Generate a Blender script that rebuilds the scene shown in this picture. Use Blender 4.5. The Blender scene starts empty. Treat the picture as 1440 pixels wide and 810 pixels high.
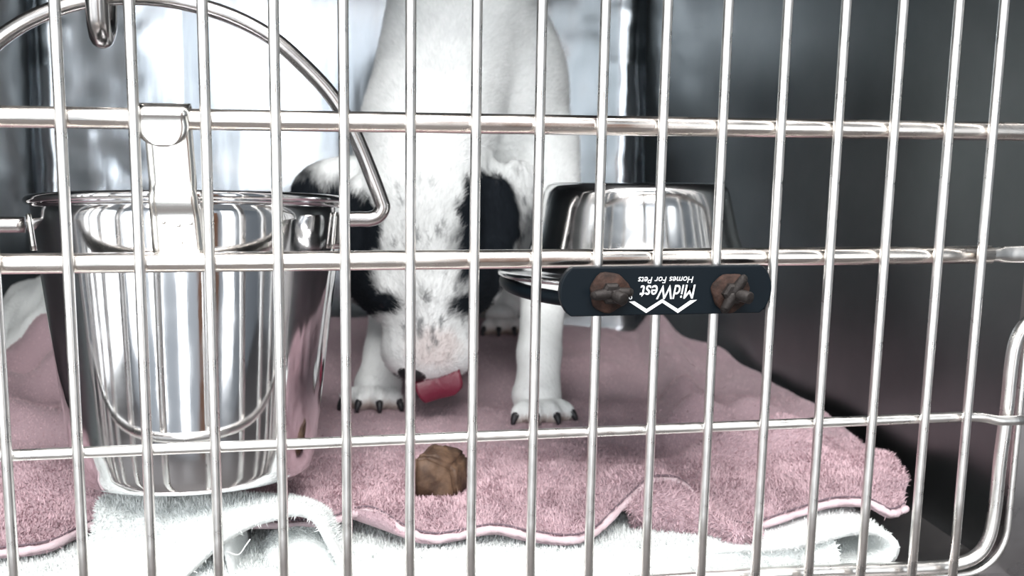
import bpy, bmesh, math, random
import numpy as np
from mathutils import Vector, Matrix, Quaternion

random.seed(7); rng = np.random.default_rng(7)
scene = bpy.context.scene
col = scene.collection

# ------------------------------------------------------------------ camera
CAM = np.array([.1138, -.5401, .2772]); FPX = 1501.5
def _rot(a, b, c):
    ca, sa, cb, sb, cc, sc = math.cos(a), math.sin(a), math.cos(b), math.sin(b), math.cos(c), math.sin(c)
    return (np.array([[ca,-sa,0],[sa,ca,0],[0,0,1]]) @ np.array([[1,0,0],[0,cb,-sb],[0,sb,cb]])
            @ np.array([[cc,0,sc],[0,1,0],[-sc,0,cc]]))
RM = _rot(-.1907, -.1652, -.0173)            # columns: right, forward, up
cd = bpy.data.cameras.new('camera'); cam = bpy.data.objects.new('camera', cd); col.objects.link(cam)
cd.sensor_width = 36; cd.lens = FPX / 1440 * 36; cd.clip_start = .02
mw = Matrix.Identity(4)
for i in range(3):
    mw[i][0] = RM[i, 0]; mw[i][1] = RM[i, 2]; mw[i][2] = -RM[i, 1]; mw[i][3] = CAM[i]
cam.matrix_world = mw
cd.dof.use_dof = True; cd.dof.focus_distance = .565; cd.dof.aperture_fstop = 11
scene.camera = cam

# ------------------------------------------------------------------ world, lights, exposure
w = bpy.data.worlds.new('world'); scene.world = w; w.use_nodes = True
w.node_tree.nodes['Background'].inputs[0].default_value = (.86, .93, 1.0, 1)
w.node_tree.nodes['Background'].inputs[1].default_value = .20
def area(name, loc, target, sx, sy, power, color):
    l = bpy.data.lights.new(name, 'AREA'); l.shape = 'RECTANGLE'; l.size = sx; l.size_y = sy
    l.energy = power; l.color = color
    o = bpy.data.objects.new(name, l); col.objects.link(o); o.location = loc
    o.rotation_euler = (Vector(target) - Vector(loc)).to_track_quat('-Z', 'Y').to_euler()
    return o
# the room's windows in the wall opposite the cage, its ceiling panels, plus an added fill lamp
for wx, ww, wp in ((-.105, .28, 11), (-1.03, .42, 15), (-2.05, .9, 15), (1.65, .5, 11)):
    area('window_light', (wx, -2.55, .55), (wx, 0, .55), ww, 2.4, wp, (.95, .98, 1))
area('window_light', (-2.7, -1.45, .55), (0, -1.45, .55), 1.5, 2.4, 30, (.95, .98, 1))
area('overhead_light', (-.1, -1.35, 1.75), (.2, .3, .2), 1.4, .5, 32, (1, .98, .97))
area('overhead_light', (.15, -.36, 1.75), (.15, -.1, 0), 1.4, .4, 42, (1, .98, .97))
area('overhead_light', (.0, -2.0, 1.9), (.0, -2.15, -.9), 1.4, .4, 38, (1, .98, .97))  # added lamp, brightens the room wall that the cage steel reflects
vs = scene.view_settings
vs.view_transform = 'Standard'; vs.look = 'None'; vs.gamma = 1; vs.use_curve_mapping = False
vs.exposure = .35

# ------------------------------------------------------------------ helpers
def px(x, y, Y):
    d = RM @ np.array([(x-720)/FPX, 1, (405-y)/FPX]); return CAM + d * (Y-CAM[1]) / d[1]
def pz(x, y, Z):
    d = RM @ np.array([(x-720)/FPX, 1, (405-y)/FPX]); return CAM + d * (Z-CAM[2]) / d[2]

def link(name, me, mat=None, parent=None, smooth=True):
    o = bpy.data.objects.new(name, me); col.objects.link(o)
    if mat: me.materials.append(mat)
    if smooth:
        me.polygons.foreach_set('use_smooth', [True]*len(me.polygons))
    if parent: o.parent = parent
    return o
def from_bm(name, bm, mat=None, parent=None, smooth=True):
    me = bpy.data.meshes.new(name); bm.normal_update(); bm.to_mesh(me); bm.free()
    return link(name, me, mat, parent, smooth)
def pyd(name, v, f, mat=None, parent=None, smooth=True):
    me = bpy.data.meshes.new(name); me.from_pydata([tuple(map(float, p)) for p in v], [], f); me.update()
    return link(name, me, mat, parent, smooth)
def tag(o, label=None, cat=None, group=None, kind=None):
    if label: o['label'] = label
    if cat: o['category'] = cat
    if group: o['group'] = group
    if kind: o['kind'] = kind
    return o
def empty(name, label, cat, loc=(0, 0, 0), group=None):
    o = bpy.data.objects.new(name, None); col.objects.link(o); o.empty_display_size = .02
    return tag(o, label, cat, group)

def spline(pts, n):
    """Catmull-Rom through pts -> n samples"""
    p = np.array(pts, float); m = len(p)
    ext = np.vstack([2*p[0]-p[1], p, 2*p[-1]-p[-2]])
    t = np.linspace(0, m-1-1e-9, n); i = t.astype(int); u = (t-i)[:, None]
    a, b, c, d = ext[i], ext[i+1], ext[i+2], ext[i+3]
    return .5*((2*b)+(-a+c)*u+(2*a-5*b+4*c-d)*u*u+(-a+3*b-3*c+d)*u**3)
def tube_vf(path, r, seg=14, closed=False, flat=None):
    p = [Vector(map(float, q)) for q in path]; n = len(p)
    rs = r if hasattr(r, '__len__') else [r]*n
    V, F = [], []; up = None
    for i in range(n):
        if closed: t = (p[(i+1) % n]-p[i-1]).normalized()
        else: t = (p[min(i+1, n-1)]-p[max(i-1, 0)]).normalized()
        if up is None:
            up = t.orthogonal().normalized()
        else:
            up = (up - t*up.dot(t)).normalized()
        s = t.cross(up)
        for k in range(seg):
            a = 2*math.pi*k/seg
            V.append(p[i]+(up*math.cos(a)+s*math.sin(a))*rs[i])
    m = n if closed else n-1
    for i in range(m):
        j = (i+1) % n
        for k in range(seg):
            k2 = (k+1) % seg
            F.append((i*seg+k, i*seg+k2, j*seg+k2, j*seg+k))
    if not closed:
        F.append(tuple(range(seg))[::-1]); F.append(tuple((n-1)*seg+k for k in range(seg)))
    return V, F
def tube(name, path, r, mat, parent=None, seg=14, closed=False):
    V, F = tube_vf(path, r, seg, closed); return pyd(name, V, F, mat, parent)
def lathe_vf(prof, seg=96, closed=False):
    V, F = [], []; n = len(prof)
    for (r, z) in prof:
        for k in range(seg):
            a = 2*math.pi*k/seg; V.append((r*math.cos(a), r*math.sin(a), z))
    for i in range(n-1 if not closed else n):
        j = (i+1) % n
        for k in range(seg):
            k2 = (k+1) % seg
            F.append((i*seg+k, i*seg+k2, j*seg+k2, j*seg+k))
    return V, F
def box(name, lo, hi, mat, parent=None, bev=.001):
    bm = bmesh.new(); bmesh.ops.create_cube(bm, size=1)
    for v in bm.verts:
        v.co = Vector([(lo[i]+hi[i])/2 + v.co[i]*(hi[i]-lo[i]) for i in range(3)])
    if bev: bmesh.ops.bevel(bm, geom=bm.edges[:], offset=bev, segments=2, affect='EDGES')
    return from_bm(name, bm, mat, parent, smooth=False)
def plate_poly(name, pts, depth_vec, mat, parent=None, smooth=False):
    n = len(pts); d = np.array(depth_vec, float)
    V = [np.array(p, float) for p in pts] + [np.array(p, float)+d for p in pts]
    F = [tuple(range(n)), tuple(range(2*n-1, n-1, -1))]
    F += [(i, n+i, n+(i+1) % n, (i+1) % n) for i in range(n)]
    o = pyd(name, V, F, mat, parent, smooth)
    bm = bmesh.new(); bm.from_mesh(o.data); bmesh.ops.recalc_face_normals(bm, faces=bm.faces[:]); bm.to_mesh(o.data); bm.free()
    return o
def nz(p, f=1.0, seed=0):
    """cheap smooth vector noise, about -1..1; p is (n,3)"""
    r = np.random.default_rng(seed); out = np.zeros(len(p)); amp = 0
    for o in range(6):
        k = r.normal(size=3); k *= f*(.6+.35*o)/np.linalg.norm(k)
        out += np.sin(p @ k + r.uniform(0, 6.28)); amp += .7
    return out/amp
def grid_faces(nu, nv):
    return [(i*nv+j, (i+1)*nv+j, (i+1)*nv+j+1, i*nv+j+1) for i in range(nu-1) for j in range(nv-1)]
def tri_mesh(name, V, C, mat, parent):
    """n x 3 x 3 loose triangles with a colour per vertex (n x 3 x 3)"""
    n = len(V); me = bpy.data.meshes.new(name)
    me.vertices.add(3*n); me.vertices.foreach_set('co', V.reshape(-1).astype(np.float32))
    me.loops.add(3*n); me.loops.foreach_set('vertex_index', np.arange(3*n, dtype=np.int32))
    me.polygons.add(n); me.polygons.foreach_set('loop_start', np.arange(0, 3*n, 3, dtype=np.int32))
    me.update(calc_edges=True)
    if C is not None:
        a = me.color_attributes.new('col', 'FLOAT_COLOR', 'POINT')
        c4 = np.ones((3*n, 4), np.float32); c4[:, :3] = C.reshape(-1, 3); a.data.foreach_set('color', c4.reshape(-1))
    return link(name, me, mat, parent, smooth=False)
def sample(o, n, weight=None):
    """random points on the evaluated mesh: position, normal, triangle's vertex ids and barycentrics"""
    dg = bpy.context.evaluated_depsgraph_get(); ev = o.evaluated_get(dg); me = ev.to_mesh()
    me.calc_loop_triangles(); T = np.zeros(len(me.loop_triangles)*3, np.int32); me.loop_triangles.foreach_get('vertices', T); T = T.reshape(-1, 3)
    co = np.zeros(len(me.vertices)*3, np.float32); me.vertices.foreach_get('co', co); co = co.reshape(-1, 3).astype(float)
    no = np.zeros(len(me.vertices)*3, np.float32); me.vertices.foreach_get('normal', no); no = no.reshape(-1, 3).astype(float)
    ev.to_mesh_clear()
    a, b, c = co[T[:, 0]], co[T[:, 1]], co[T[:, 2]]
    ar = np.linalg.norm(np.cross(b-a, c-a), axis=1)
    if weight is not None: ar = ar*weight((a+b+c)/3, no[T].mean(1))
    i = rng.choice(len(T), n, p=ar/ar.sum())
    u, v = rng.random(n), rng.random(n); s = u+v > 1; u[s] = 1-u[s]; v[s] = 1-v[s]; B = np.stack([1-u-v, u, v], 1)
    P = (co[T[i]]*B[:, :, None]).sum(1); N = (no[T[i]]*B[:, :, None]).sum(1); N /= np.linalg.norm(N, axis=1)[:, None]+1e-9
    return P, N, T[i], B
def tuft_tris(P, N, D, length, width):
    S = np.cross(D, N); S /= np.linalg.norm(S, axis=1)[:, None]+1e-9
    S = S*width[:, None]/2
    return np.stack([P-S, P+S, P+D*length[:, None]], 1)
def pile(name, o, n, base, mat, parent, length=.004, width=.0009, weight=None, var=.10):
    P, N, _, _ = sample(o, n, weight)
    sw = np.stack([nz(P, 160, 3), nz(P, 160, 4), nz(P, 160, 5)], 1)*.6 + rng.normal(size=(n, 3))*.45
    sw -= N*(sw*N).sum(1)[:, None]
    D = N*.75+sw; D /= np.linalg.norm(D, axis=1)[:, None]
    L = length*rng.uniform(.6, 1.25, n)*np.interp(P[:, 1], [.08, .22], [1, .5]); Wd = width*rng.uniform(.7, 1.3, n)
    V = tuft_tris(P-N*.0004, N, D, L, Wd)
    c = np.array(base)[None]*(1+rng.normal(size=(n, 1))*var)
    C = np.repeat(np.clip(c, 0, 1)[:, None, :], 3, 1)
    return tag(tri_mesh(name, V, C, mat, parent), kind='stuff')

# ------------------------------------------------------------------ materials
def mat(name, color=(.8, .8, .8), rough=.5, metal=0.0, spec=.5, **kw):
    m = bpy.data.materials.new(name); m.use_nodes = True; nt = m.node_tree
    b = nt.nodes['Principled BSDF']
    b.inputs['Base Color'].default_value = (*color, 1); b.inputs['Roughness'].default_value = rough
    b.inputs['Metallic'].default_value = metal; b.inputs['Specular IOR Level'].default_value = spec
    def N(t, **p):
        n = nt.nodes.new(t)
        for k, v in p.items():
            if k in n.inputs: n.inputs[k].default_value = v
            else: setattr(n, k, v)
        return n
    L = nt.links.new
    tc = N('ShaderNodeTexCoord'); mp = N('ShaderNodeMapping'); L(tc.outputs['Object'], mp.inputs['Vector'])
    mp.inputs['Scale'].default_value = kw.get('stretch', (1, 1, 1))
    if 'vcol' in kw:
        a = N('ShaderNodeAttribute', attribute_name='col'); L(a.outputs['Color'], b.inputs['Base Color'])
    if 'mix' in kw:                       # (second colour, noise scale, ramp low, ramp high)
        c2, sc, lo, hi = kw['mix']
        n = N('ShaderNodeTexNoise', Scale=sc, Detail=6.0, Roughness=.6); L(mp.outputs[0], n.inputs['Vector'])
        r = N('ShaderNodeValToRGB'); r.color_ramp.elements[0].position = lo; r.color_ramp.elements[1].position = hi
        r.color_ramp.elements[0].color = (*color, 1); r.color_ramp.elements[1].color = (*c2, 1)
        L(n.outputs['Fac'], r.inputs['Fac']); L(r.outputs['Color'], b.inputs['Base Color'])
    if 'rmix' in kw:                      # (scale, low, high): uneven gloss
        sc, lo, hi = kw['rmix']
        n = N('ShaderNodeTexNoise', Scale=sc, Detail=5.0); L(mp.outputs[0], n.inputs['Vector'])
        r = N('ShaderNodeMapRange'); r.inputs['From Min'].default_value = .3; r.inputs['From Max'].default_value = .7
        r.inputs['To Min'].default_value = lo; r.inputs['To Max'].default_value = hi
        L(n.outputs['Fac'], r.inputs['Value']); L(r.outputs['Result'], b.inputs['Roughness'])
    if 'bump' in kw:                      # list of (scale, strength, distance, stretch)
        prev = None
        for sc, st, di, stc in kw['bump']:
            m2 = N('ShaderNodeMapping'); m2.inputs['Scale'].default_value = stc; L(tc.outputs['Object'], m2.inputs['Vector'])
            n = N('ShaderNodeTexNoise', Scale=sc, Detail=3.0); L(m2.outputs[0], n.inputs['Vector'])
            bp = N('ShaderNodeBump', Strength=st, Distance=di); L(n.outputs['Fac'], bp.inputs['Height'])
            if prev: L(prev.outputs[0], bp.inputs['Normal'])
            prev = bp
        L(prev.outputs[0], b.inputs['Normal'])
    if 'sss' in kw:
        b.inputs['Subsurface Weight'].default_value = kw['sss']; b.inputs['Subsurface Radius'].default_value = (.004, .002, .0015)
    if 'sheen' in kw: b.inputs['Sheen Weight'].default_value = kw['sheen']
    return m

one = (1, 1, 1)
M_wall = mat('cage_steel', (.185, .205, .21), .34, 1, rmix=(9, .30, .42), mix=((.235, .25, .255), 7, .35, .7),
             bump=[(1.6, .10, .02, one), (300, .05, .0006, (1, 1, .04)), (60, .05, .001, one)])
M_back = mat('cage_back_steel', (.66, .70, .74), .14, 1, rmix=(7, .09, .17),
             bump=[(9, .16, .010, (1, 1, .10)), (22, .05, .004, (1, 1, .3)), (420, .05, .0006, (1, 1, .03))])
nt = M_back.node_tree                     # dented strips along both upright edges of the back panel
def nd(t, **p):
    n = nt.nodes.new(t)
    for k, v in p.items():
        if k in n.inputs: n.inputs[k].default_value = v
        else: setattr(n, k, v)
    return n
bs_ = nt.nodes['Principled BSDF']; prev = bs_.inputs['Normal'].links[0].from_node
tcn = nd('ShaderNodeTexCoord'); sx_ = nd('ShaderNodeSeparateXYZ'); nt.links.new(tcn.outputs['Object'], sx_.inputs[0])
m0 = nd('ShaderNodeMath', operation='SUBTRACT'); nt.links.new(sx_.outputs[0], m0.inputs[0]); m0.inputs[1].default_value = .190
m1 = nd('ShaderNodeMath', operation='ABSOLUTE'); nt.links.new(m0.outputs[0], m1.inputs[0])
mr = nd('ShaderNodeMapRange'); nt.links.new(m1.outputs[0], mr.inputs['Value']); mr.inputs['From Min'].default_value = .22; mr.inputs['From Max'].default_value = .33
ns = nd('ShaderNodeTexNoise', Scale=17.0, Detail=1.0); nt.links.new(tcn.outputs['Object'], ns.inputs['Vector'])
mu = nd('ShaderNodeMath', operation='MULTIPLY'); nt.links.new(ns.outputs['Fac'], mu.inputs[0]); nt.links.new(mr.outputs['Result'], mu.inputs[1])
bd = nd('ShaderNodeBump', Strength=.50, Distance=.012); nt.links.new(mu.outputs[0], bd.inputs['Height'])
nt.links.new(prev.outputs[0], bd.inputs['Normal']); nt.links.new(bd.outputs[0], bs_.inputs['Normal'])
M_floor = mat('cage_floor_steel', (.42, .40, .40), .35, 1, rmix=(12, .25, .5), bump=[(40, .1, .002, one)])
M_bar = mat('bar_steel', (.86, .84, .81), .3, 1, rmix=(120, .24, .40), bump=[(220, .15, .0006, (1, 1, .25))])
M_rail = mat('rail_steel', (.82, .77, .72), .2, 1, rmix=(140, .14, .34), mix=((.60, .55, .50), 260, .55, .75), stretch=(.2, 1, 1), bump=[(260, .12, .0006, (.2, 1, 1))])
M_pail = mat('pail_steel', (.72, .72, .73), .10, 1, rmix=(40, .05, .14), stretch=(1, 1, 1),
             bump=[(160, .06, .0006, (1, 1, .05)), (24, .05, .004, (1, 1, .3))])
M_bail = mat('bail_steel', (.50, .48, .47), .25, 1)
M_bowl = mat('bowl_steel', (.74, .74, .74), .12, 1, rmix=(50, .08, .2), bump=[(26, .05, .004, (1, 1, .3))])
M_tab = mat('hanger_steel', (.82, .80, .76), .22, 1, bump=[(400, .06, .0005, (.1, 1, 1))])
M_black = mat('black_plastic', (.003, .006, .009), .45, 0, .14, bump=[(300, .05, .0006, one)])
M_white = mat('white_print', (.9, .92, .92), .6)
M_rust = mat("rust", (.018, .011, .009), .75, .1, .2, mix=((.050, .025, .018), 160, .38, .72), bump=[(420, .5, .001, one)])
M_pink = mat('pink_terry', (.41, .295, .325), .95, 0, .1, sheen=.2, bump=[(500, .5, .002, one)])  # sheet darker than its loops, so the towel's depth reads shaded
M_hem = mat('pale_pink_hem', (.62, .49, .52), .9, 0, .1, bump=[(900, .4, .001, one)])
M_stitch = mat('dark_stitch', (.16, .12, .14), .9, 0, .1)
M_wtowel = mat('white_terry', (.80, .83, .82), .95, 0, .1, sheen=.2, bump=[(500, .5, .002, one)])
M_pile = mat('terry_pile', (.8, .8, .8), .95, 0, .1, vcol=1)
M_fur = mat('dog_fur', (.8, .8, .8), .8, 0, .10, vcol=1, bump=[(420, .35, .0015, (1, 1, .35))])
M_nose = mat('nose_leather', (.012, .012, .014), .4, 0, .5, bump=[(700, .5, .001, one)])
M_eye = mat('dark_eye', (.01, .008, .008), .08, 0, .6)
M_claw = mat('dark_claw', (.018, .017, .02), .35, 0, .5)
M_tongue = mat('tongue_flesh', (.16, .015, .036), .38, 0, .5, sss=.1, bump=[(500, .3, .001, one)])
M_treat = mat('chew_brown', (.050, .028, .018), .6, 0, .3, mix=((.15, .09, .055), 70, .42, .72), bump=[(90, .6, .003, one)])
M_bolt = mat('dark_bolt', (.016, .013, .012), .6, .3, .3, bump=[(500, .4, .001, one)])
M_thread = mat('loose_thread', (.85, .87, .87), .8)
M_room = mat('room_paint', (.60, .66, .72), .8)
M_roomfloor = mat('room_floor_vinyl', (.09, .08, .078), .5)
M_wood = mat('cupboard_wood', (.26, .13, .075), .5)

# ------------------------------------------------------------------ cage shell
XL, XR, YB, ZT = -.197, .535, .785, .62
R = .028
def arc(cx, cy, r, a0, a1, n):
    return [(cx+r*math.cos(math.radians(a0+(a1-a0)*i/n)), cy+r*math.sin(math.radians(a0+(a1-a0)*i/n))) for i in range(n+1)]
def sheet_from_plan(name, plan, m, z0=0.0, z1=ZT, nz_=2, th=.0015):
    V, F = [], []
    for (x, y) in plan:
        for k in range(nz_):
            z = z0+(z1-z0)*k/(nz_-1); V.append((x, y+(z*.070-.014*(x-.17) if y > .5 else 0), z))   # the back panel leans outwards and is a little askew
    F = grid_faces(len(plan), nz_)
    o = pyd(name, V, F, m)
    s = o.modifiers.new('thickness', 'SOLIDIFY'); s.thickness = th; s.offset = 0; s.use_rim = False
    return tag(o, kind='structure')
back = arc(XL+R, YB-R, R, 180, 90, 8) + [(x, YB) for x in np.linspace(XL+R+.004, XR-R-.004, 9)] + arc(XR-R, YB-R, R, 90, 0, 8)
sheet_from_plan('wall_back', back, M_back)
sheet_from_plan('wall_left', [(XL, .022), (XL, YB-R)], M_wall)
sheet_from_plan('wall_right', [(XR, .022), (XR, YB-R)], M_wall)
o = box('floor', (XL, .0, -.02), (XR, YB+.005, 0), M_floor, bev=0); tag(o, kind='structure')
o = box('ceiling', (XL, .022, ZT), (XR, YB+.05, ZT+.02), M_wall, bev=0); tag(o, kind='structure')
# face frame with a rounded opening
def rrect(x0, x1, z0, z1, r, n=10):
    P = []
    for cx, cz, a in ((x1-r, z1-r, 0), (x0+r, z1-r, 90), (x0+r, z0+r, 180), (x1-r, z0+r, 270)):
        for i in range(n+1):
            t = math.radians(a+90*i/n); P.append((cx+r*math.cos(t), cz+r*math.sin(t)))
    return P
inn = rrect(-.185, .533, .001, .60, .028); out = rrect(-.30, .66, -.12, .74, .002)
n = len(inn); V, F = [], []
for yy in (.014, .021):
    V += [(x, yy, z) for x, z in inn] + [(x, yy, z) for x, z in out]
for i in range(n):
    j = (i+1) % n
    F += [(i, j, n+j, n+i), (2*n+i, 3*n+i, 3*n+j, 2*n+j), (i, 2*n+i, 2*n+j, j)]
fr = pyd('trim_1', V, F, M_floor, smooth=False); tag(fr, kind='structure')
tube('rolled_lip', [(x, .0135, z) for x, z in inn], .0022, M_bar, fr, 10, closed=True)

# the room the cage faces (seen only as reflections)
o = box('floor_room', (-4, -2.75, -.92), (4, -.05, -.90), M_roomfloor, bev=0); tag(o, kind='structure')
o = box('wall_room', (-4, -2.75, -.9), (4, -2.65, 2.4), M_room, bev=0); tag(o, kind='structure')

o = box('added_cupboard', (.45, -2.66, -.9), (1.2, -2.6, 1.2), M_wood, bev=0); tag(o, kind='structure')  # unseen brown cupboard box, added as a dark reflection for the pail

# ------------------------------------------------------------------ cage door
S = .033
door = empty('cage_door', 'welded steel wire cage door with upright bars and cross rails', 'cage door')
zr = [.27, .1997, .104, .0114]
bar_me = None
for i in list(range(-5, 15))+[14.82]:
    if bar_me is None:
        V, F = tube_vf([(0, 0, z) for z in np.linspace(.0, .60, 13)], .0027, 14)
        b0 = pyd('upright_bar', V, F, M_bar, door); bar_me = b0.data; b0.location = (i*S, 0, .006)
    else:
        b = bpy.data.objects.new('upright_bar', bar_me); col.objects.link(b); b.parent = door; b.location = (i*S, 0, .006)
    if i == 14.82: b.rotation_euler = (0, 0, 1)
rl = [(-.19, .0073, zr[0]), (.55, .0073, zr[0])]
for z, r, x1 in ((zr[0], .0052, .575), (zr[1], .0051, .500), (zr[0]+.30, .0049, .575)):
    tube('cross_rail', [(x, .0074, z) for x in np.linspace(-.19, x1, 24)], r, M_rail, door, 18)
# hammered flat end of the middle rail
fl = [(.500, .0049, .0049), (.504, .0043, .0050), (.508, .0026, .0060), (.514, .0024, .0062), (.535, .0024, .0062), (.56, .0024, .0062)]
V, F = [], []
for x, ry, rz in fl:
    for k in range(16):
        a = 2*math.pi*k/16; V.append((x, .0074+ry*math.cos(a), zr[1]+rz*math.sin(a)*.8))
F = [(i*16+k, i*16+(k+1) % 16, (i+1)*16+(k+1) % 16, (i+1)*16+k) for i in range(len(fl)-1) for k in range(16)]
pyd('flattened_rail_end', V, F, M_bar, door)
p3 = [(-.19, .0054, zr[2]), (.484, .0054, zr[2]), (.494, .0054, zr[2]), (.503, .004, zr[2]-.0006), (.512, .002, zr[2]-.0022), (.5275, .002, zr[2]-.0024)]
p3 = [p3[0]]+[(x, .0054, zr[2]) for x in np.linspace(-.15, .47, 16)]+[tuple(q) for q in spline(p3[1:], 14)]
tube('thin_cross_rail', p3, .0029, M_bar, door, 14)
fp = [px(*q, .0112) for q in ((1040, 809), (1290, 799), (1340, 794), (1372, 782), (1390, 757), (1399, 715), (1406, 650), (1416, 575), (1422, 515), (1428, 482), (1439, 460), (1462, 440), (1490, 425))]
x0 = fp[0]; fp = [np.array((-.18, .0112, zr[3]-.001)), np.array((.1, .0112, zr[3]-.0005))]+fp
tube('frame_tube', spline(fp, 90), .0040, M_bar, door, 16)

# ------------------------------------------------------------------ steel pail
pail = empty('steel_pail', 'tapered stainless steel pail hooked inside the bars, wire handle raised', 'pail')
RB, RT, H = .0665, .0865, .158
tilt = math.atan2(RT-RB, H)
# local frame: axis z, front = -y ; front generator made upright, standing just behind the rails
Mt = Matrix.Translation((.0485, .0140, .0735)) @ Matrix.Rotation(-tilt, 4, 'X') @ Matrix.Translation((0, RB, 0))
pail.matrix_world = Mt
ins = .0012
prof = [(0.0005, .003), (RB-.014, .003)]
prof = [(.0005, .0022), (RB*.5, .0018), (RB-.013, .0012), (RB-.008, .0), (RB-.004, .0012), (RB-.0012, .004), (RB+.0004, .009)]
for k in range(1, 13): prof.append((RB+(RT-RB)*(.009+(H-.009)*k/12)/H, .009+(H-.009)*k/12))
inner = [(r-ins, max(z, .004)+.0006) for r, z in prof[::-1]]
inner[0] = (RT-ins, H)
V, F = lathe_vf(prof+inner, 128); pyd('pail_body', V, F, M_pail, pail)
rim = [((RT+.0006)*math.cos(a), (RT+.0006)*math.sin(a), H) for a in np.linspace(0, 2*math.pi, 128, endpoint=False)]
tube('rolled_rim', rim, .0024, M_pail, pail, 12, closed=True)
zl = H-.0175; Rl = RB+(RT-RB)*zl/H
for s in (-1, 1):
    # curved lug plate hugging the wall, standing off at its eye
    V = []; nu, nv = 9, 7
    for i in range(nu):
        a = (i/(nu-1)-.5)*.30
        for j in range(nv):
            t = j/(nv-1); r = Rl+(t-.5)*.0022+.0012+.0022*math.exp(-(a/.07)**2)
            b_ = a-(.24 if s > 0 else .05); V.append((s*r*math.cos(b_), r*math.sin(b_), zl+(t-.5)*.0205))
    lug = pyd('handle_lug', V, grid_faces(nu, nv), M_tab, pail)
    m = lug.modifiers.new('t', 'SOLIDIFY'); m.thickness = .0016; m.offset = 0
# bail, given in world space through the two lugs, then brought into the pail's frame
yb = .104
bw = [px(505, 308, yb), px(520, 308, yb), px(532, 303, yb), px(538, 292, yb), px(535, 280, yb), px(524, 250, yb), px(505, 203, yb), px(490, 172, yb), px(465, 133, yb),
      px(430, 95, yb), px(385, 55, yb), px(330, 25, yb), px(270, 6, yb), px(205, -4, yb), px(140, -2, yb), px(85, 10, yb), px(30, 34, yb),
      px(-15, 68, yb), px(-55, 120, yb), px(-85, 190, yb), px(-98, 240, yb), px(-104, 285, yb), px(-98, 305, yb), px(-80, 315, yb), px(-30, 316, yb), px(35, 316, yb)]
bw = [px(470, 309, yb)]+bw
inv = Mt.inverted()
tube('bail_handle', [inv @ Vector(q) for q in spline(bw, 150)], .0046, M_bail, pail, 16)
# flat hanger: tab in front of the rail, over it, down behind it and welded to the pail's face
def strap(name, pts_top, hw, m, parent, th=.0014, xoff=None):
    V = []; n = len(pts_top)
    for k, (y, z, cx, h) in enumerate(pts_top):
        for t in np.linspace(-1, 1, 7): V.append(inv @ Vector((cx+h*t, y, z)))
    o = pyd(name, V, grid_faces(n, 7), m, parent)
    s = o.modifiers.new('t', 'SOLIDIFY'); s.thickness = th; s.offset = 0
    return o
cxh = px(228, 175, .0)[0]; cxs = px(241, 250, .015)[0]; rz = zr[0]
hw = .0122
pts = []
for k in range(9):      # rounded tongue in front of the rail (flat, world upright)
    t = k/8; z = rz-.0132+.0100*t
    h = hw*math.sqrt(max(0.02, 1-(1-t)**2.2)); pts.append((.0007, z, cxh, h))
pts.append((.0007, rz+.002, cxh, hw))
for a in np.linspace(180, 0, 11):
    pts.append((.0074+.0067*math.cos(math.radians(a)), rz+.002+.0049*math.sin(math.radians(a)), cxh+(cxs-cxh)*(180-a)/400, hw))
pts = [(y, z, c, h) for y, z, c, h in pts]
ztop = .2330
for t in np.linspace(.1, 1, 8):
    pts.append((.0141, rz+.002+(ztop+.006-rz-.002)*t, cxs-.0008+.0016*t, hw-.0008))
pts += [(.0128, ztop+.0025, cxs+.0008, hw-.0008), (.0112, ztop-.0005, cxs+.001, hw-.0006), (.0112, ztop-.004, cxs+.001, hw-.0004), (.0122, ztop-.0075, cxs+.0014, hw-.0002), (.0128, ztop-.010, cxs+.0016, hw)]
for t in np.linspace(.1, 1, 8):
    pts.append((.0129, ztop-.010-.022*t, cxs+.0016+.0014*t, hw+.0004*t))
strap('hanger_strap', pts, None, M_tab, pail)
for wx, wz in ((-.006, -.014), (.001, -.0155), (.007, -.0145), (.002, -.024), (-.007, -.029), (.008, -.029)):
    bm = bmesh.new(); bmesh.ops.create_icosphere(bm, subdivisions=2, radius=.0011)
    for v in bm.verts:
        v.co = inv @ (Vector((cxs+.002+wx, .0122, ztop+wz)) + Vector((v.co.x, v.co.y*.35, v.co.z)))
    from_bm('spot_weld', bm, M_tab, pail)

# ------------------------------------------------------------------ hanging hook in the handle
hk = empty('wire_hook', 'thick rounded steel hook end hanging over the pail handle', 'hook')
h0 = px(137, 40, .0885)
pth = [(h0[0]-.002, .0073, .60), (h0[0]-.002, .02, .54), (h0[0]-.001, .088, .42), (h0[0], .091, h0[2]+.04), (h0[0], .091, h0[2]+.01), (h0[0], .0945, h0[2]-.0005), (h0[0], .102, h0[2]-.004), (h0[0], .112, h0[2]+.001), (h0[0], .116, h0[2]+.010), (h0[0], .116, h0[2]+.022)]
pth = [(h0[0], .091, .60)]+[(h0[0], .091, .5)]+pth[3:]
tube('hook_rod', spline(pth, 70), .0062, M_bail, hk, 18)

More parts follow.
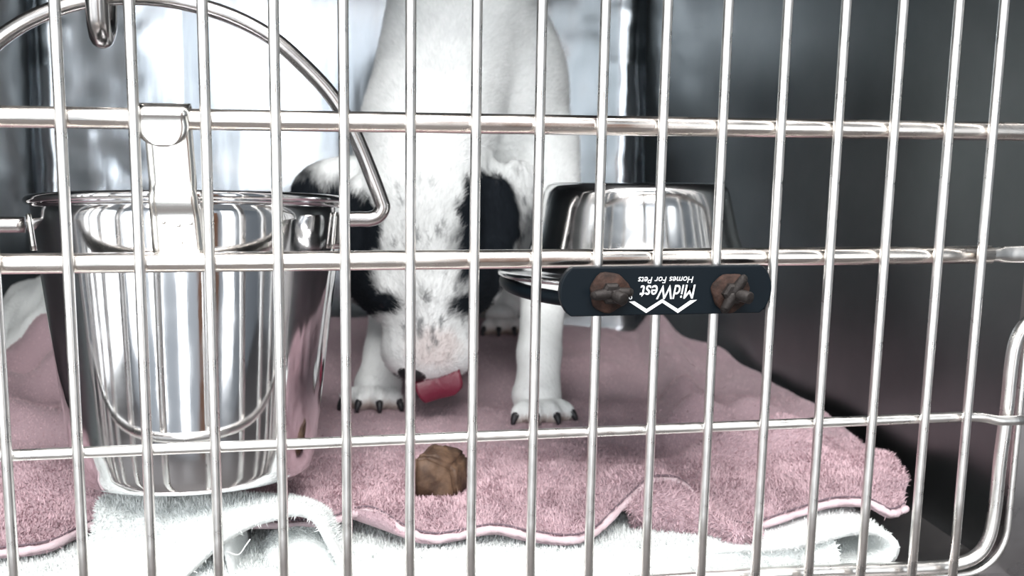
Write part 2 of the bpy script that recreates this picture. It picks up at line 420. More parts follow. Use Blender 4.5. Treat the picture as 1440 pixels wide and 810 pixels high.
# ------------------------------------------------------------------ bowl holder bolted to the door
hol = empty('bowl_holder', 'black plastic bowl clamp plate bolted to the bars upside down', 'bowl holder')
YP = -.0085
zc = float(px(935, 409, YP)[2]); xl = float(px(792, 409, YP)[0]); xr = float(px(1081, 409, YP)[0]); hh = .0130
P = []
for k in range(9):
    a = math.radians(-62+124*k/8); P.append((xr-.0045+.0062*(math.cos(a)-math.cos(math.radians(62)))/.53, YP, zc+hh*math.sin(a)/math.sin(math.radians(62))))
for k in range(9):
    a = math.radians(118+124*k/8); P.append((xl+.0045+.0062*(math.cos(a)+math.cos(math.radians(62)))/.53, YP, zc+hh*math.sin(a)/math.sin(math.radians(62))))
pl = plate_poly('clamp_plate', P, (0, .0055, 0), M_black, hol)
bv = pl.modifiers.new('b', 'BEVEL'); bv.width = .0007; bv.segments = 2
def text(name, body, width, height, x_right, z_top, shear=.25, bold=.0):
    cu = bpy.data.curves.new(name, 'FONT'); cu.body = body; cu.shear = shear; cu.offset = bold; cu.extrude = .0
    tmp = bpy.data.objects.new(name, cu); col.objects.link(tmp)
    dg = bpy.context.evaluated_depsgraph_get(); me = bpy.data.meshes.new_from_object(tmp.evaluated_get(dg))
    bpy.data.objects.remove(tmp)
    c = np.zeros(len(me.vertices)*3); me.vertices.foreach_get('co', c); c = c.reshape(-1, 3)
    lo, hi = c.min(0), c.max(0)
    q = np.zeros_like(c)      # turned half round in the plate's plane: +x of the text runs to -X, its top points down
    q[:, 0] = x_right-(c[:, 0]-lo[0])/(hi[0]-lo[0])*width
    q[:, 2] = z_top-(c[:, 1]-lo[1])/(hi[1]-lo[1])*height
    q[:, 1] = YP-.00022
    me.vertices.foreach_set('co', q.reshape(-1)); me.update()
    return link(name, me, M_white, pl, smooth=False)
def pp(x, y, d=.0): return px(x, y, YP-d)
a0, a1 = pp(978, 400), pp(899, 421)
text('brand_lettering', 'MidWest', a0[0]-a1[0], a0[2]-a1[2], a0[0], a0[2], .22, .008)
a0, a1 = pp(975, 388.5), pp(897, 398.5)
text('tagline_lettering', 'Homes For Pets', a0[0]-a1[0], a0[2]-a1[2], a0[0], a0[2], .22, .0)
a0, a1 = pp(889, 416), pp(884, 421)
text('registered_mark', 'o', a0[0]-a1[0], a0[2]-a1[2], a0[0], a0[2], 0, .01)
zg = [np.array(pp(*q)) for q in ((884, 424), (908.5, 440), (931, 425.5), (953, 440), (980, 421.5))]
up = [np.array(pp(*q)) for q in ((892, 423.5), (909, 434.5), (931, 420.5), (953, 434.5), (970, 422.5))]
Vz = [(q[0], YP-.00022, q[2]) for q in zg]+[(q[0], YP-.00022, q[2]) for q in up]
pyd('zigzag_emblem', Vz, [(i, i+1, 6+i, 5+i) for i in range(4)], M_white, pl, smooth=False)
for (bx, by, ang, r) in ((857, 411, -30, .0106), (1027, 411, 25, .0104)):
    c = px(bx, by, YP-.001)
    Vw, Fw = [], []
    prof = [(.0005, -.0035), (r*.45, -.0036), (r*.62, -.0022), (r*.9, -.0018), (r, -.0010), (r*1.02, .0), (r, .0012)]
    for pr, py_ in prof:
        for k in range(28):
            a = 2*math.pi*k/28; q = pr*(1+.05*math.sin(3*a+ang)+.03*math.sin(7*a))
            Vw.append((c[0]+q*math.cos(a), c[1]+py_+.0004*math.sin(5*a), c[2]+q*math.sin(a)))
    Fw = [(i*28+k, i*28+(k+1) % 28, (i+1)*28+(k+1) % 28, (i+1)*28+k) for i in range(len(prof)-1) for k in range(28)]
    hub = [(c[0]+a_*math.cos(t_), c[1]+b_, c[2]+a_*math.sin(t_)) for a_, b_ in ((.0062, -.002), (.0060, -.0055), (.0046, -.0066), (.0005, -.0066)) for t_ in np.linspace(0, 2*math.pi, 6, endpoint=False)]
    pyd('nut', hub, [(i*6+k, i*6+(k+1) % 6, i*6+6+(k+1) % 6, i*6+6+k) for i in range(3) for k in range(6)], M_bolt, hol, smooth=False)
    ws = pyd('rusty_washer', Vw, Fw, M_rust, hol)
    ar = math.radians(ang)
    e = Vector((.0045, -.0115, -.0020)) if ang < 0 else Vector((.0062, -.0125, -.0012))
    c = Vector(c)
    tube('bolt', [c+Vector((0, -.002, 0)), c+e*.5, c+e*.97, c+e], [.0036, .0034, .0033, .0027], M_bolt, hol, 12)
    for s in (-1, 1):      # wings of the nut
        d = Vector((math.cos(ar+.6)*s, 0, math.sin(ar+.6)*s)); d2 = d*.0105+Vector((0, -.006, 0))
        tube('nut_wing', spline([c+Vector((0, -.004, 0)), c+d*.005+Vector((0, -.005, 0)), c+d2*.9, c+d2], 9), list(np.linspace(.0034, .0019, 9)), M_bolt, hol, 10)

bc = np.array((.3165, .1015, .0)); ZR = .1785
ring = [(bc[0]+.0815*math.cos(a), bc[1]+.0815*math.sin(a), ZR-.0075) for a in np.linspace(0, 2*math.pi, 72, endpoint=False)]
tube('support_ring', ring, .0042, M_black, hol, 12, closed=True)
box('back_clamp', (bc[0]-.050, .0135, ZR-.010), (bc[0]+.052, .026, ZR+.012), M_black, hol, .002)

bowl = empty('steel_bowl', 'shiny steel food bowl held bottom up behind the black clamp', 'bowl', tuple(bc))
bowl.location = (bc[0], bc[1], ZR); bowl.rotation_euler = (math.radians(-3.6), 0, 0)
zb = .0555
prof = [(.0005, zb-.003), (.036, zb-.003), (.046, zb-.0015), (.0515, zb-.0005), (.0555, zb-.0022), (.0578, zb-.0065), (.0598, zb-.015), (.0640, .022), (.0690, .008), (.0715, .003), (.075, .0015), (.0845, .0010), (.0868, -.0004), (.0866, -.0024), (.0846, -.0030)]
inner = [(r-.0012 if r > .002 else r, z-.0012) for r, z in prof[:11]][::-1]
V, F = lathe_vf(prof+[(.076, -.0005)]+inner, 112); b1 = pyd('bowl_body', V, F, M_bowl, bowl)

# ------------------------------------------------------------------ towels
PINK = (.57, .415, .45); WHITE = (.86, .89, .88)  # pink loops paler than the sheet, painting the towel's front as lit
FE = [(-150, 800, .030), (-70, 785, .032), (0, 775, .034), (70, 765, .034), (135, 735, .036), (210, 728, .036), (330, 735, .038), (447, 735, .040), (516, 717, .046), (566, 741, .040), (613, 755, .036), (693, 742, .038),
      (740, 750, .036), (801, 757, .033), (837, 746, .036), (873, 712, .043), (902, 685, .050), (920, 674, .054), (960, 679, .052), (1001, 724, .040),
      (1042, 739, .034), (1072, 736, .034), (1138, 714, .038), (1178, 704, .041), (1224, 706, .039), (1254, 720, .034), (1274, 712, .035)]
fe = np.array([pz(x, y, z) for x, y, z in FE])
fes = spline(fe, 241)
pink = empty('pink_towel', 'pink terry towel with pale hem spread under the dog', 'towel')
nv = 120
XRt = np.interp
V = np.zeros((241, nv, 3))
for j in range(nv):
    v = (j/(nv-1))**1.25
    u = np.linspace(0, 1, 241)
    xf = fes[:, 0]; yf = fes[:, 1]
    Yb = .66-.12*np.clip((u-.55)/.45, 0, 1)**1.5
    Y = yf+(Yb-yf)*v
    # plan: left side stays by the left wall, right side follows the cage wall and is round at the back corner
    xr = np.interp(Y[-1], [.02, .05, .08, .12, .2, .26, .40, .48, .54, .7], [.480, .492, .502, .511, .518, .519, .526, .520, .500, .46])
    xl_ = -.187
    x0, x1 = xf[0], xf[-1]
    X = xl_+(xf-x0)/(x1-x0)*(xr-xl_) if v > 0 else xf
    k = min(1, v/.045); X = xf*(1-k)+X*k
    P = np.stack([X, Y, 0*X], 1)
    # broad folds and bunching
    z = .040+(.0030+.0035*np.clip((X-.32)/.06, 0, 1))*nz(P, 26, 11)+(.0022+.0028*np.clip((X-.32)/.06, 0, 1))*nz(P, 60, 12)
    d = (X-.405)-(Y-.22)*.24                                           # long fold on the right
    z += .022*np.exp(-(d/.017)**2)*np.clip((Y-.14)/.12, 0, 1) - .010*np.exp(-((d+.030)/.014)**2)*np.clip((Y-.12)/.1, 0, 1)
    d = (X-.47)-(Y-.10)*(-.55)
    z += .007*np.exp(-(d/.020)**2)*np.exp(-((Y-.14)/.08)**2)
    d = (Y-.135)-(X-.40)*.35
    gx = np.clip((X-.33)/.05, 0, 1)*np.clip((.505-X)/.04, 0, 1); z += gx*(.016*np.exp(-(d/.015)**2) - .009*np.exp(-((d-.034)/.013)**2) + .012*np.exp(-((d-.070)/.016)**2))
    d = (Y-.115)-(X-.27)*.1
    z += .006*np.exp(-(d/.018)**2)*np.clip((X-.22)/.05, 0, 1)*np.clip((.36-X)/.04, 0, 1)
    m = np.exp(-(((X+.115)/.060)**2+((Y-.37)/.10)**2))                  # bunched heap at the left
    z += m*(.034+.016*np.sin(80*X+40*Y)+.022*np.abs(np.sin(36*Y-30*X)))
    m2 = np.exp(-(((X+.07)/.075)**2+((Y-.20)/.07)**2)); z += m2*(.018+.010*np.sin(60*Y+25*X+1))
    for (cx, cy) in ((.288, .25), (.167, .30), (.315, .56)):            # flat where paws press
        g = np.exp(-(((X-cx)/.035)**2+((Y-cy)/.035)**2)); z = z*(1-g)+.040*g
    z = .0365+.004*np.log1p(np.exp((z-.0365)/.004))-.001*np.exp(-((z-.0365)/.006)**2)   # never sinks into the towel below
    k = np.clip(v/.10, 0, 1); k = k*k*(3-2*k)
    z = fes[:, 2]*(1-k)+z*k
    z += .004*np.sin(math.pi*np.clip(v/.09, 0, 1))                      # plump lip behind the hem
    V[:, j] = np.stack([X, Y, z], 1)
PT = V
sh = pyd('towel_sheet', V.reshape(-1, 3), grid_faces(241, nv), M_pink, pink)
sd = sh.modifiers.new('t', 'SOLIDIFY'); sd.thickness = .005; sd.offset = -1
tube('hem', fes+np.array((0, -.0008, -.0008))+rng.normal(size=(241, 3))*.00025, .0021+.0003*np.sin(np.arange(241)*.9), M_hem, pink, 8)
tube('stitch_line', fes+np.array((0, .0016, .0016)), .00055, M_stitch, pink, 6)
def frontw(c, n): return np.clip(n[:, 2], 0, 1)*np.where(c[:, 1] < .17, 1.0, np.where(c[:, 1] < .3, .45, .16))
pile('terry_loops', sh, 190000, PINK, M_pile, pink, .0034, .0009, frontw)
# the towel's under layer, showing below the hem where the edge is folded back
n1 = 40
topl = fes[np.argmin(abs(fes[:, 0]-.300)):np.argmin(abs(fes[:, 0]-.374))]
topl = spline(topl[::2], n1)
bot = spline([pz(889, 738, .027), pz(915, 744, .026), pz(955, 752, .025), pz(1000, 758, .025), pz(1050, 764, .025), pz(1064, 752, .028)], n1)
Vf = np.zeros((n1, 8, 3))
for j in range(8):
    t = j/7; q = topl*(1-t)+bot*t; q[:, 1] -= .008*math.sin(math.pi*t); q[:, 2] += .004*math.sin(math.pi*t)-.002*(1-t); Vf[:, j] = q
fo = pyd('folded_under_layer', Vf.reshape(-1, 3), grid_faces(n1, 8), M_pink, pink)
sd = fo.modifiers.new('t', 'SOLIDIFY'); sd.thickness = .004; sd.offset = 0
pile('terry_loops', fo, 6000, PINK, M_pile, pink, .004, .001)

# flat white towel under the pink one
wt = empty('flat_white_towel', 'white terry towel lying flat along the cage front under the pink one', 'towel')
nu, nvv = 150, 40
V = np.zeros((nu, nvv, 3))
for i, X in enumerate(np.linspace(-.19, .425, nu)):
    for j in range(nvv):
        t = j/(nvv-1)
        if t < .35:
            a = (t/.35)*math.pi/2; y = .032-.014*math.sin(math.pi/2-a) if False else .032-.014*math.cos(a); z = .006+.020*math.sin(a)
        else:
            y = .032+(t-.35)/.65*.30; z = .026
        V[i, j] = (X, y, z)
P = V.reshape(-1, 3); k = np.clip((P[:, 2]-.004)/.02, 0, 1)
P[:, 2] += k*(.0022*nz(P*np.array((1, .6, 0)), 40, 21)+.0012*nz(P*np.array((1, 1, 0)), 110, 22)); P[:, 1] += .003*nz(P*np.array((1, 0, 0)), 35, 23)
P[:, 1] = np.maximum(P[:, 1], .0165)
# sink under the hem line so the pink towel always lies on top
hz = np.interp(P[:, 0], fes[:, 0], fes[:, 2]); hy = np.interp(P[:, 0], fes[:, 0], fes[:, 1])
P[:, 2] = np.where(P[:, 1] > hy-.004, np.minimum(P[:, 2], hz-.007), P[:, 2])
ws = pyd('towel_layers', P, grid_faces(nu, nvv), M_wtowel, wt)
pile('terry_loops', ws, 80000, WHITE, M_pile, wt, .0034, .0010, lambda c, n: np.where(c[:, 1] < .13, 1.0, .05), .06)
# its turned-over right end: top layer curling down into the layer below
pr = [(.33, .0215), (.36, .024), (.40, .027), (.43, .0295), (.447, .0290), (.457, .0255), (.463, .0185), (.461, .0105), (.454, .0055), (.44, .004), (.40, .004), (.34, .004)]
pr = spline([(x, 0, z) for x, z in pr], 50)
V = np.zeros((50, 14, 3))
for j in range(14):
    t = j/13; V[:, j, 0] = pr[:, 0]-.006*t; V[:, j, 1] = .018+.20*t+.004*np.sin(pr[:, 0]*60); V[:, j, 2] = pr[:, 2]
fe2 = pyd('turned_over_end', V.reshape(-1, 3), grid_faces(50, 14), M_wtowel, wt)
sd = fe2.modifiers.new('t', 'SOLIDIFY'); sd.thickness = .0045; sd.offset = 0
pile('terry_loops', fe2, 16000, WHITE, M_pile, wt, .0030, .0009, None, .06)
th = [px(1243, 752, .05), px(1250, 757, .047), px(1256, 763, .045), px(1259, 771, .045)]
tube('loose_thread', spline(th, 10), .0004, M_thread, wt, 5)

# rolled white towel at the front left
ro = empty('rolled_white_towel', 'white towel folded into a roll beneath the steel pail', 'towel')
Ed = [px(118, 850, .018), px(160, 850, .0175), px(215, 842, .0175), px(262, 806, .0175), px(303, 766, .018), px(345, 737, .0195), px(385, 722, .022), (px(420, 715, .024)), px(448, 726, .025), px(466, 755, .025), px(482, 785, .025), px(494, 815, .025), px(500, 840, .025)]
Bd = [px(136, 740, .050), px(138, 704, .056), px(165, 696, .06), px(215, 693, .062), px(270, 693, .064), px(330, 695, .064), px(380, 699, .064), px(425, 704, .064), px(458, 716, .064), px(480, 742, .064), px(497, 775, .064), px(508, 800, .064), px(514, 825, .064)]
a, b = spline(Ed, 70), spline(Bd, 70)
V = np.zeros((70, 16, 3))
for j in range(16):
    t = j/15; q = a*(1-t)+b*t; q[:, 2] += .010*math.sin(math.pi*t)*np.clip(1-np.linspace(0, 1, 70)*1.3, 0, 1)
    V[:, j] = q
V[:, :, 1] = np.maximum(V[:, :, 1], .0165)
s1 = pyd('outer_wrap', V.reshape(-1, 3), grid_faces(70, 16), M_wtowel, ro)
sd = s1.modifiers.new('t', 'SOLIDIFY'); sd.thickness = .0045; sd.offset = -1
pile('terry_loops', s1, 22000, WHITE, M_pile, ro, .0032, .0009, lambda c, n: np.where(c[:, 1] > .035, 1.0, .06), .06)
# inner fold: a plump lobe inside the wrap and a thin upright layer at its left
lc = px(428, 806, .058); V = []
for i in range(40):
    for j in range(28):
        th_, ph = math.pi*i/39, 2*math.pi*j/28
        V.append((lc[0]+.029*math.sin(th_)*math.cos(ph), lc[1]-.036*math.copysign(abs(math.cos(th_))**.7, math.cos(th_)), max(.003, lc[2]+.030*math.sin(th_)*math.sin(ph))))
lobe = pyd('inner_fold', V, [(i*28+j, i*28+(j+1) % 28, (i+1)*28+(j+1) % 28, (i+1)*28+j) for i in range(39) for j in range(28)], M_wtowel, ro)
pile('terry_loops', lobe, 16000, WHITE, M_pile, ro, .0036, .0009, lambda c, n: np.where(n[:, 1] < .3, 1, .05), .06)
la = spline([px(330, 840, .026), px(324, 800, .026), px(318, 765, .026), px(330, 745, .027), px(352, 732, .029)], 24)
V = np.zeros((24, 8, 3))
for j in range(8): V[:, j] = la+np.array((.001*j, .006*j, -.0002*j))
s2 = pyd('inner_layer', V.reshape(-1, 3), grid_faces(24, 8), M_wtowel, ro)
sd = s2.modifiers.new('t', 'SOLIDIFY'); sd.thickness = .0032; sd.offset = 0
tube('loose_thread', spline([px(318, 775, .024), px(335, 780, .022), px(345, 768, .022), px(352, 758, .023)], 12), .0004, M_thread, ro, 5)

# bunched white towel in the far left corner
bt = empty('bunched_white_towel', 'white towel bunched up in the far left corner behind the pail', 'towel')
V = np.zeros((50, 40, 3))
for i in range(50):
    for j in range(40):
        u, v = i/49, j/39
        V[i, j] = (-.19+.20*u, .44+.28*v, .047+.075*math.sin(math.pi*min(1, u*1.0))**.6*math.sin(math.pi*v)**.5)
P = V.reshape(-1, 3); P[:, 2] += np.clip((P[:, 2]-.047)/.02, 0, 1)*(.014*nz(P*np.array((1, 1, 0)), 60, 31)+.006*nz(P, 140, 32))
bs = pyd('towel_sheet', P, grid_faces(50, 40), M_wtowel, bt)
sd = bs.modifiers.new('t', 'SOLIDIFY'); sd.thickness = .005; sd.offset = -1
pile('terry_loops', bs, 9000, WHITE, M_pile, bt, .004, .0014, None, .06)

# ------------------------------------------------------------------ brown chew
ch = empty('dog_chew', 'brown block shaped dog chew lying on the pink towel', 'dog treat')
cpts = {'bl': (577, 700), 'tl': (576, 644)}
Yc = .085
ft = [px(574, 700, Yc), px(580, 644, Yc), px(600, 640, Yc), px(638, 656, Yc), px(645, 704, Yc-.004), px(630, 714, Yc-.005), px(600, 706, Yc-.003)]
bk = [np.array(q)+np.array((.013, .026, .0005)) for q in ft]
bm = bmesh.new()
fv = [bm.verts.new(q) for q in ft]; kv = [bm.verts.new(q) for q in bk]; n = len(ft)
bm.faces.new(fv); bm.faces.new(kv[::-1])
for i in range(n): bm.faces.new((fv[i], kv[i], kv[(i+1) % n], fv[(i+1) % n]))
bmesh.ops.recalc_face_normals(bm, faces=bm.faces[:])
bmesh.ops.bevel(bm, geom=bm.edges[:], offset=.003, segments=3, affect='EDGES')
bmesh.ops.triangulate(bm, faces=bm.faces[:]); bmesh.ops.subdivide_edges(bm, edges=bm.edges[:], cuts=2, use_grid_fill=True)
P = np.array([v.co for v in bm.verts]); dn = .0009*nz(P, 260, 41)+.0006*nz(P, 520, 42)
for v, d in zip(bm.verts, dn): v.co += v.normal*float(d)
from_bm('chew_block', bm, M_treat, ch)

# ------------------------------------------------------------------ dog
dog = empty('dog', 'white dog with black ears and eye patches, head down licking the towel', 'dog')
prims = []
def cone(a, b, ra, rb): prims.append(('c', np.array(a, float), np.array(b, float), ra, rb))
def ell(c, r, rot=(0, 0, 0)):
    Rm = np.array(Matrix.Rotation(rot[2], 3, 'Z') @ Matrix.Rotation(rot[1], 3, 'Y') @ Matrix.Rotation(rot[0], 3, 'X'))
    prims.append(('e', np.array(c, float), Rm, np.array(r, float)))
# trunk
ell((.270, .445, .290), (.082, .085, .105)); ell((.286, .55, .308), (.080, .125, .100)); ell((.288, .655, .305), (.070, .080, .088))
ell(px(655, 330, .40), (.055, .050, .06))                                  # breastbone
cone(px(650, 20, .425), px(605, 175, .355), .066, .054); cone(px(605, 175, .355), px(594, 265, .325), .054, .047)   # neck
# front legs
cone(px(758, 205, .41), px(766, 300, .385), .036, .031); cone(px(766, 300, .385), px(766, 395, .345), .030, .0215)
cone(px(766, 395, .345), px(758, 500, .285), .0205, .0165); cone(px(758, 500, .285), px(756, 560, .262), .0165, .019)
cone(px(560, 230, .43), px(558, 330, .41), .040, .032); cone(px(558, 330, .41), px(556, 420, .375), .030, .021)
cone(px(556, 420, .375), px(541, 500, .33), .021, .0165); cone(px(541, 500, .33), px(532, 545, .312), .0165, .019)
pawc = []
def paw(x, y, Y, w=.0225, n=4, yaw=0.0):
    c = px(x, y, Y); c[2] = .040+.011
    ell(c+np.array((0, .011, .004)), (w*.80, .017, .014))
    for k in range(n):
        t = (k-(n-1)/2)/((n-1)/2); a = t*.72+yaw
        q = c+np.array((math.sin(a)*.0235, -math.cos(a)*.019+.003, -.0020-.001*abs(t)))
        ell(q, (.0068, .0130, .0092), (0, 0, a)); pawc.append((q, a))
paw(755, 578, .25, yaw=.05); paw(531, 563, .303, yaw=-.25)
# hind legs
for dx in (0, -95):
    cone(px(742+dx, 235, .64), px(744+dx, 335, .585), .052, .032); cone(px(744+dx, 335, .585), px(722+dx, 395, .65), .028, .017)
    cone(px(722+dx, 395, .65), px(708+dx, 448, .60), .016, .015); paw(706+dx, 462, .575, .0205)
cone((.29, .725, .35), (.295, .755, .30), .016, .012); cone((.295, .755, .30), (.30, .76, .22), .012, .007)   # tail hanging
# head
ell(px(593, 300, .312), (.050, .050, .053), (-.5, 0, 0))
ell(px(594, 365, .285), (.044, .040, .044)); ell(px(550, 395, .288), (.028, .030, .032)); ell(px(642, 395, .288), (.028, .030, .032))
ell(px(551, 408, .262), (.017, .012, .012)); ell(px(641, 408, .262), (.017, .012, .012))          # brows
cone(px(600, 420, .270), px(603, 478, .264), .0355, .0315)
ell(px(582, 494, .262), (.0235, .024, .0215)); ell(px(626, 492, .262), (.0235, .024, .0215))      # flews
ell(px(588, 512, .254), (.016, .014, .012))
# ears
ell(px(500, 262, .338), (.026, .014, .022), (0, .35, 0)); ell(px(462, 262, .338), (.030, .011, .021), (0, -.25, 0)); ell(px(438, 288, .335), (.014, .009, .026), (0, .35, 0))
ell(px(512, 325, .312), (.017, .013, .043), (0, -.12, 0)); ell(px(505, 372, .300), (.014, .012, .030))
ell(px(676, 270, .330), (.026, .016, .028), (0, -.5, 0)); ell(px(690, 325, .302), (.024, .012, .044), (0, .1, 0)); ell(px(683, 385, .290), (.018, .012, .026), (0, .25, 0))
ell(px(722, 285, .325), (.022, .012, .036), (0, .2, 0)); ell(px(728, 325, .322), (.014, .010, .028), (0, -.15, 0))

def sdf(p):
    acc = np.zeros(len(p)); k = np.interp(p[:, 2], [.068, .09], [.0015, .0042])
    for q in prims:
        if q[0] == 'c':
            _, a, b, ra, rb = q; ab = b-a; t = np.clip(((p-a)@ab)/(ab@ab), 0, 1)
            d = np.linalg.norm(p-a-t[:, None]*ab, axis=1)-(ra+(rb-ra)*t)
        else:
            _, c, Rm, r = q; l = (p-c)@Rm; k0 = np.linalg.norm(l/r, axis=1); k1 = np.linalg.norm(l/(r*r), axis=1)
            d = k0*(k0-1)/np.maximum(k1, 1e-6)
        acc += np.exp(np.clip(-d/k, -60, 60))
    return -k*np.log(np.maximum(acc, 1e-30))
bm = bmesh.new()
for q in prims:
    if q[0] == 'c':
        _, a, b, ra, rb = q
        nn = max(3, int(np.linalg.norm(b-a)/(.35*min(ra, rb)))+1)
        for t in np.linspace(0, 1, nn):
            bmesh.ops.create_icosphere(bm, subdivisions=2, radius=ra+(rb-ra)*t, matrix=Matrix.Translation(a+(b-a)*t))
    else:
        _, c, Rm, r = q
        mm = Matrix.Translation(c) @ Matrix(Rm.tolist()).to_4x4() @ Matrix.Diagonal((*r, 1))
        bmesh.ops.create_icosphere(bm, subdivisions=3, radius=1, matrix=mm)
tmp = from_bm('tmp', bm)
rm = tmp.modifiers.new('r', 'REMESH'); rm.mode = 'VOXEL'; rm.voxel_size = .0027
dg = bpy.context.evaluated_depsgraph_get(); me = bpy.data.meshes.new_from_object(tmp.evaluated_get(dg)); bpy.data.objects.remove(tmp)
co = np.zeros(len(me.vertices)*3, np.float32); me.vertices.foreach_get('co', co); co = co.reshape(-1, 3).astype(float)
for it in range(7):
    d = sdf(co); e = 8e-4
    g = np.stack([sdf(co+np.eye(3)[k]*e)-sdf(co-np.eye(3)[k]*e) for k in range(3)], 1)/(2*e)
    co -= g*(d/np.maximum((g*g).sum(1), .15))[:, None]*.8
me.vertices.foreach_set('co', co.reshape(-1).astype(np.float32)); me.update()
bm = bmesh.new(); bm.from_mesh(me)
for _ in range(2): bmesh.ops.smooth_vert(bm, verts=bm.verts[:], factor=.5, use_axis_x=True, use_axis_y=True, use_axis_z=True)
bm.to_mesh(me); bm.free()
me.vertices.foreach_get('co', (c32 := np.zeros(len(me.vertices)*3, np.float32))); co = c32.reshape(-1, 3).astype(float)

def blob(p, c, r, soft=.25, s=50):
    d = np.linalg.norm((p-np.array(c))/np.array(r), axis=1)+.14*nz(p, 230, s)+.08*nz(p, 520, s+1)
    return np.clip((1+soft/2-d)/soft, 0, 1)
def dog_colour(p):
    n = len(p); c = np.tile(np.array((.90, .92, .91)), (n, 1))
    c *= (1+.05*nz(p, 120, 60)+.04*nz(p, 420, 61))[:, None]
    pk = np.maximum(blob(p, px(612, 490, .235), (.020, .03, .014), .6, 70), .0)*.5     # bare pinkish muzzle
    c = c*(1-pk[:, None])+np.array((.62, .47, .44))*pk[:, None]
    inner_leg = blob(p, px(705, 468, .565), (.03, .03, .02), .6, 77)*.35
    c = c*(1-inner_leg[:, None])+np.array((.55, .40, .36))*inner_leg[:, None]
    tick = np.clip((nz(p*np.array((1.6, 1, .6)), 420, 62)*nz(p, 300, 63)-.05)/.30, 0, 1)
    area_ = np.maximum.reduce([blob(p, px(595, 335, .25), (.040, .06, .035), .8, 64), blob(p, px(608, 445, .24), (.040, .05, .030), .8, 65)*.9, blob(p, px(730, 300, .31), (.03, .04, .05), .5, 66)])
    g = np.clip(tick*area_*.75+.24*area_, 0, .8)
    c = c*(1-g[:, None])+np.array((.10, .105, .11))*g[:, None]
    k = np.maximum.reduce([blob(p, px(682, 318, .292), (.031, .05, .046), .2, 51), blob(p, px(664, 378, .280), (.027, .045, .046), .25, 52), blob(p, px(643, 426, .258), (.019, .026, .010), .3, 53),
                           blob(p, px(509, 345, .300), (.021, .045, .045), .2, 54), blob(p, px(519, 405, .280), (.017, .03, .024), .25, 55), blob(p, px(541, 425, .258), (.014, .026, .010), .3, 56),
                           blob(p, px(430, 285, .335), (.021, .05, .031), .5, 57), blob(p, px(468, 300, .33), (.030, .05, .028), .4, 58), blob(p, px(745, 335, .32), (.016, .03, .030), .6, 59)*.85,
                           blob(p, px(563, 532, .262), (.008, .02, .012), .3, 68)])
    c = c*(1-k[:, None])+np.array((.010, .013, .017))*k[:, None]
    for q, a in pawc:
        s_ = blob(p, q+np.array((math.sin(a)*.006, -math.cos(a)*.008, -.006)), (.009, .009, .006), .9, 71)*.6
        c = c*(1-s_[:, None])+np.array((.34, .22, .16))*s_[:, None]
    return np.clip(c, 0, 1)
cc = np.ones((len(co), 4), np.float32); cc[:, :3] = dog_colour(co)
at = me.color_attributes.new('col', 'FLOAT_COLOR', 'POINT'); at.data.foreach_set('color', cc.reshape(-1))
me.name = 'body'; body = link('body', me, M_fur, dog)
n = 90000
P, N, T, B = sample(body, n, lambda c, nn: np.where(c[:, 1] < .47, 1.0, .12)*np.where(nn[:, 1] < .5, 1, .15))
flow = np.array((.27, .9, .42))-P; flow /= np.linalg.norm(flow, axis=1)[:, None]
leg = (P[:, 2] < .16) & ((P[:, 0] > .255) | (P[:, 1] > .298) & (P[:, 0] < .19))
flow[leg] = np.array((0, -.3, -1.0))
ear = (np.linalg.norm((P-px(695, 310, .31))/np.array((.045, .05, .06)), axis=1) < 1) | (np.linalg.norm((P-px(470, 280, .335))/np.array((.06, .05, .05)), axis=1) < 1)
flow[ear] = np.array((0, -.1, -1.0))
flow += rng.normal(size=(n, 3))*.22
tg = flow-N*(flow*N).sum(1)[:, None]; tg /= np.linalg.norm(tg, axis=1)[:, None]+1e-9
D = tg*.93+N*.27; D /= np.linalg.norm(D, axis=1)[:, None]
L = .0075*rng.uniform(.5, 1.2, n)*np.where(leg, .7, 1)*np.where(P[:, 2] < .12, .7, 1)
Vt = tuft_tris(P-N*.0003, N, D, L, .00085*rng.uniform(.6, 1.3, n))
C = dog_colour(P)*(1+rng.normal(size=(n, 1))*.07)
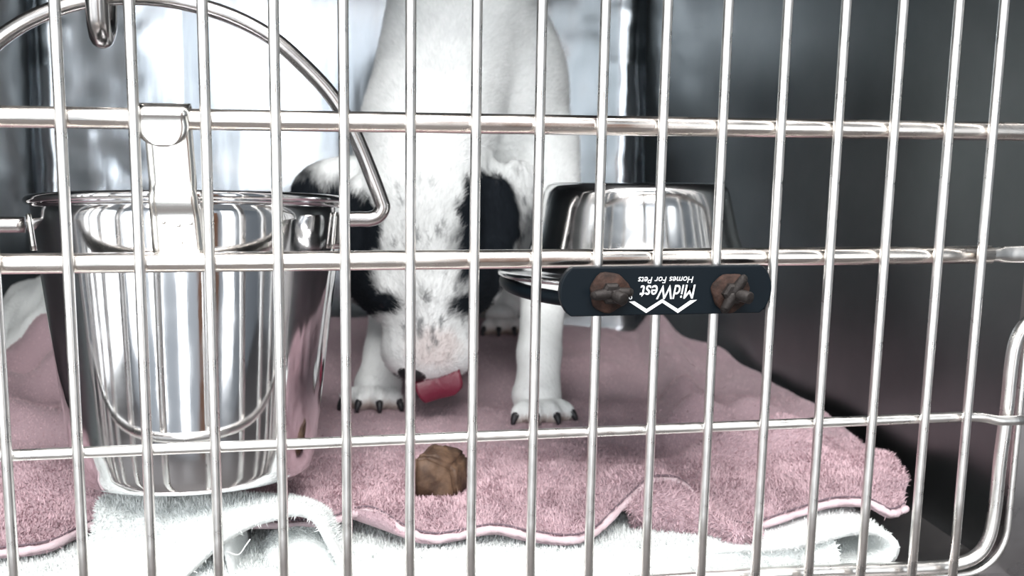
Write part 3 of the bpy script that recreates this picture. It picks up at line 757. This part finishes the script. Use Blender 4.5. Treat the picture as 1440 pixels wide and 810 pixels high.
tag(tri_mesh('fur', Vt, np.repeat(np.clip(C, 0, 1)[:, None], 3, 1), M_fur, dog), kind='stuff')
def ellip(name, c, r, m, parent, rot=(0, 0, 0)):
    bm = bmesh.new(); bmesh.ops.create_icosphere(bm, subdivisions=3, radius=1)
    mm = Matrix.Translation(c) @ Matrix.Rotation(rot[2], 4, 'Z') @ Matrix.Rotation(rot[1], 4, 'Y') @ Matrix.Rotation(rot[0], 4, 'X') @ Matrix.Diagonal((*r, 1))
    bm.transform(mm); return from_bm(name, bm, m, parent)
ellip('nose', px(582, 521, .2445), (.0125, .009, .009), M_nose, dog)
for x in (544, 639): ellip('eye', px(x, 426, .2565), (.0078, .006, .0048), M_eye, dog, (0, .25 if x < 600 else -.25, 0))
for q, a in pawc:
    d = np.array((math.sin(a), -math.cos(a), 0))
    pts = [q+d*.006+np.array((0, 0, .001)), q+d*.0105+np.array((0, 0, .0)), q+d*.0135+np.array((0, 0, -.0032)), q+d*.0146+np.array((0, 0, -.0072))]
    tube('claw', spline(pts, 9), list(np.linspace(.0042, .0014, 9)), M_claw, dog, 10)
# tongue, curling out of the mouth to the right and down to the towel
tp = [(px(577, 517, .262), px(640, 503, .262)), (px(578, 526, .251), px(644, 510, .250)), (px(582, 542, .243), px(648, 524, .241)), (px(588, 558, .240), px(651, 543, .238)), (px(597, 567, .242), px(640, 556, .240))]
A = spline([a for a, b in tp], 16); Bq = spline([b for a, b in tp], 16)
V = np.zeros((16, 13, 3))
for j in range(13):
    t = j/12; q = A*(1-t)+Bq*t; q[:, 1] += .0035*np.cos((t-.5)*math.pi)*np.linspace(0, 1, 16)-.0025*math.exp(-((t-.5)/.08)**2)*-.4
    V[:, j] = q
tg_ = pyd('tongue', V.reshape(-1, 3), grid_faces(16, 13), M_tongue, dog)
sd = tg_.modifiers.new('t', 'SOLIDIFY'); sd.thickness = .0045; sd.offset = 0
sb = tg_.modifiers.new('s', 'SUBSURF'); sb.levels = 1; sb.render_levels = 1
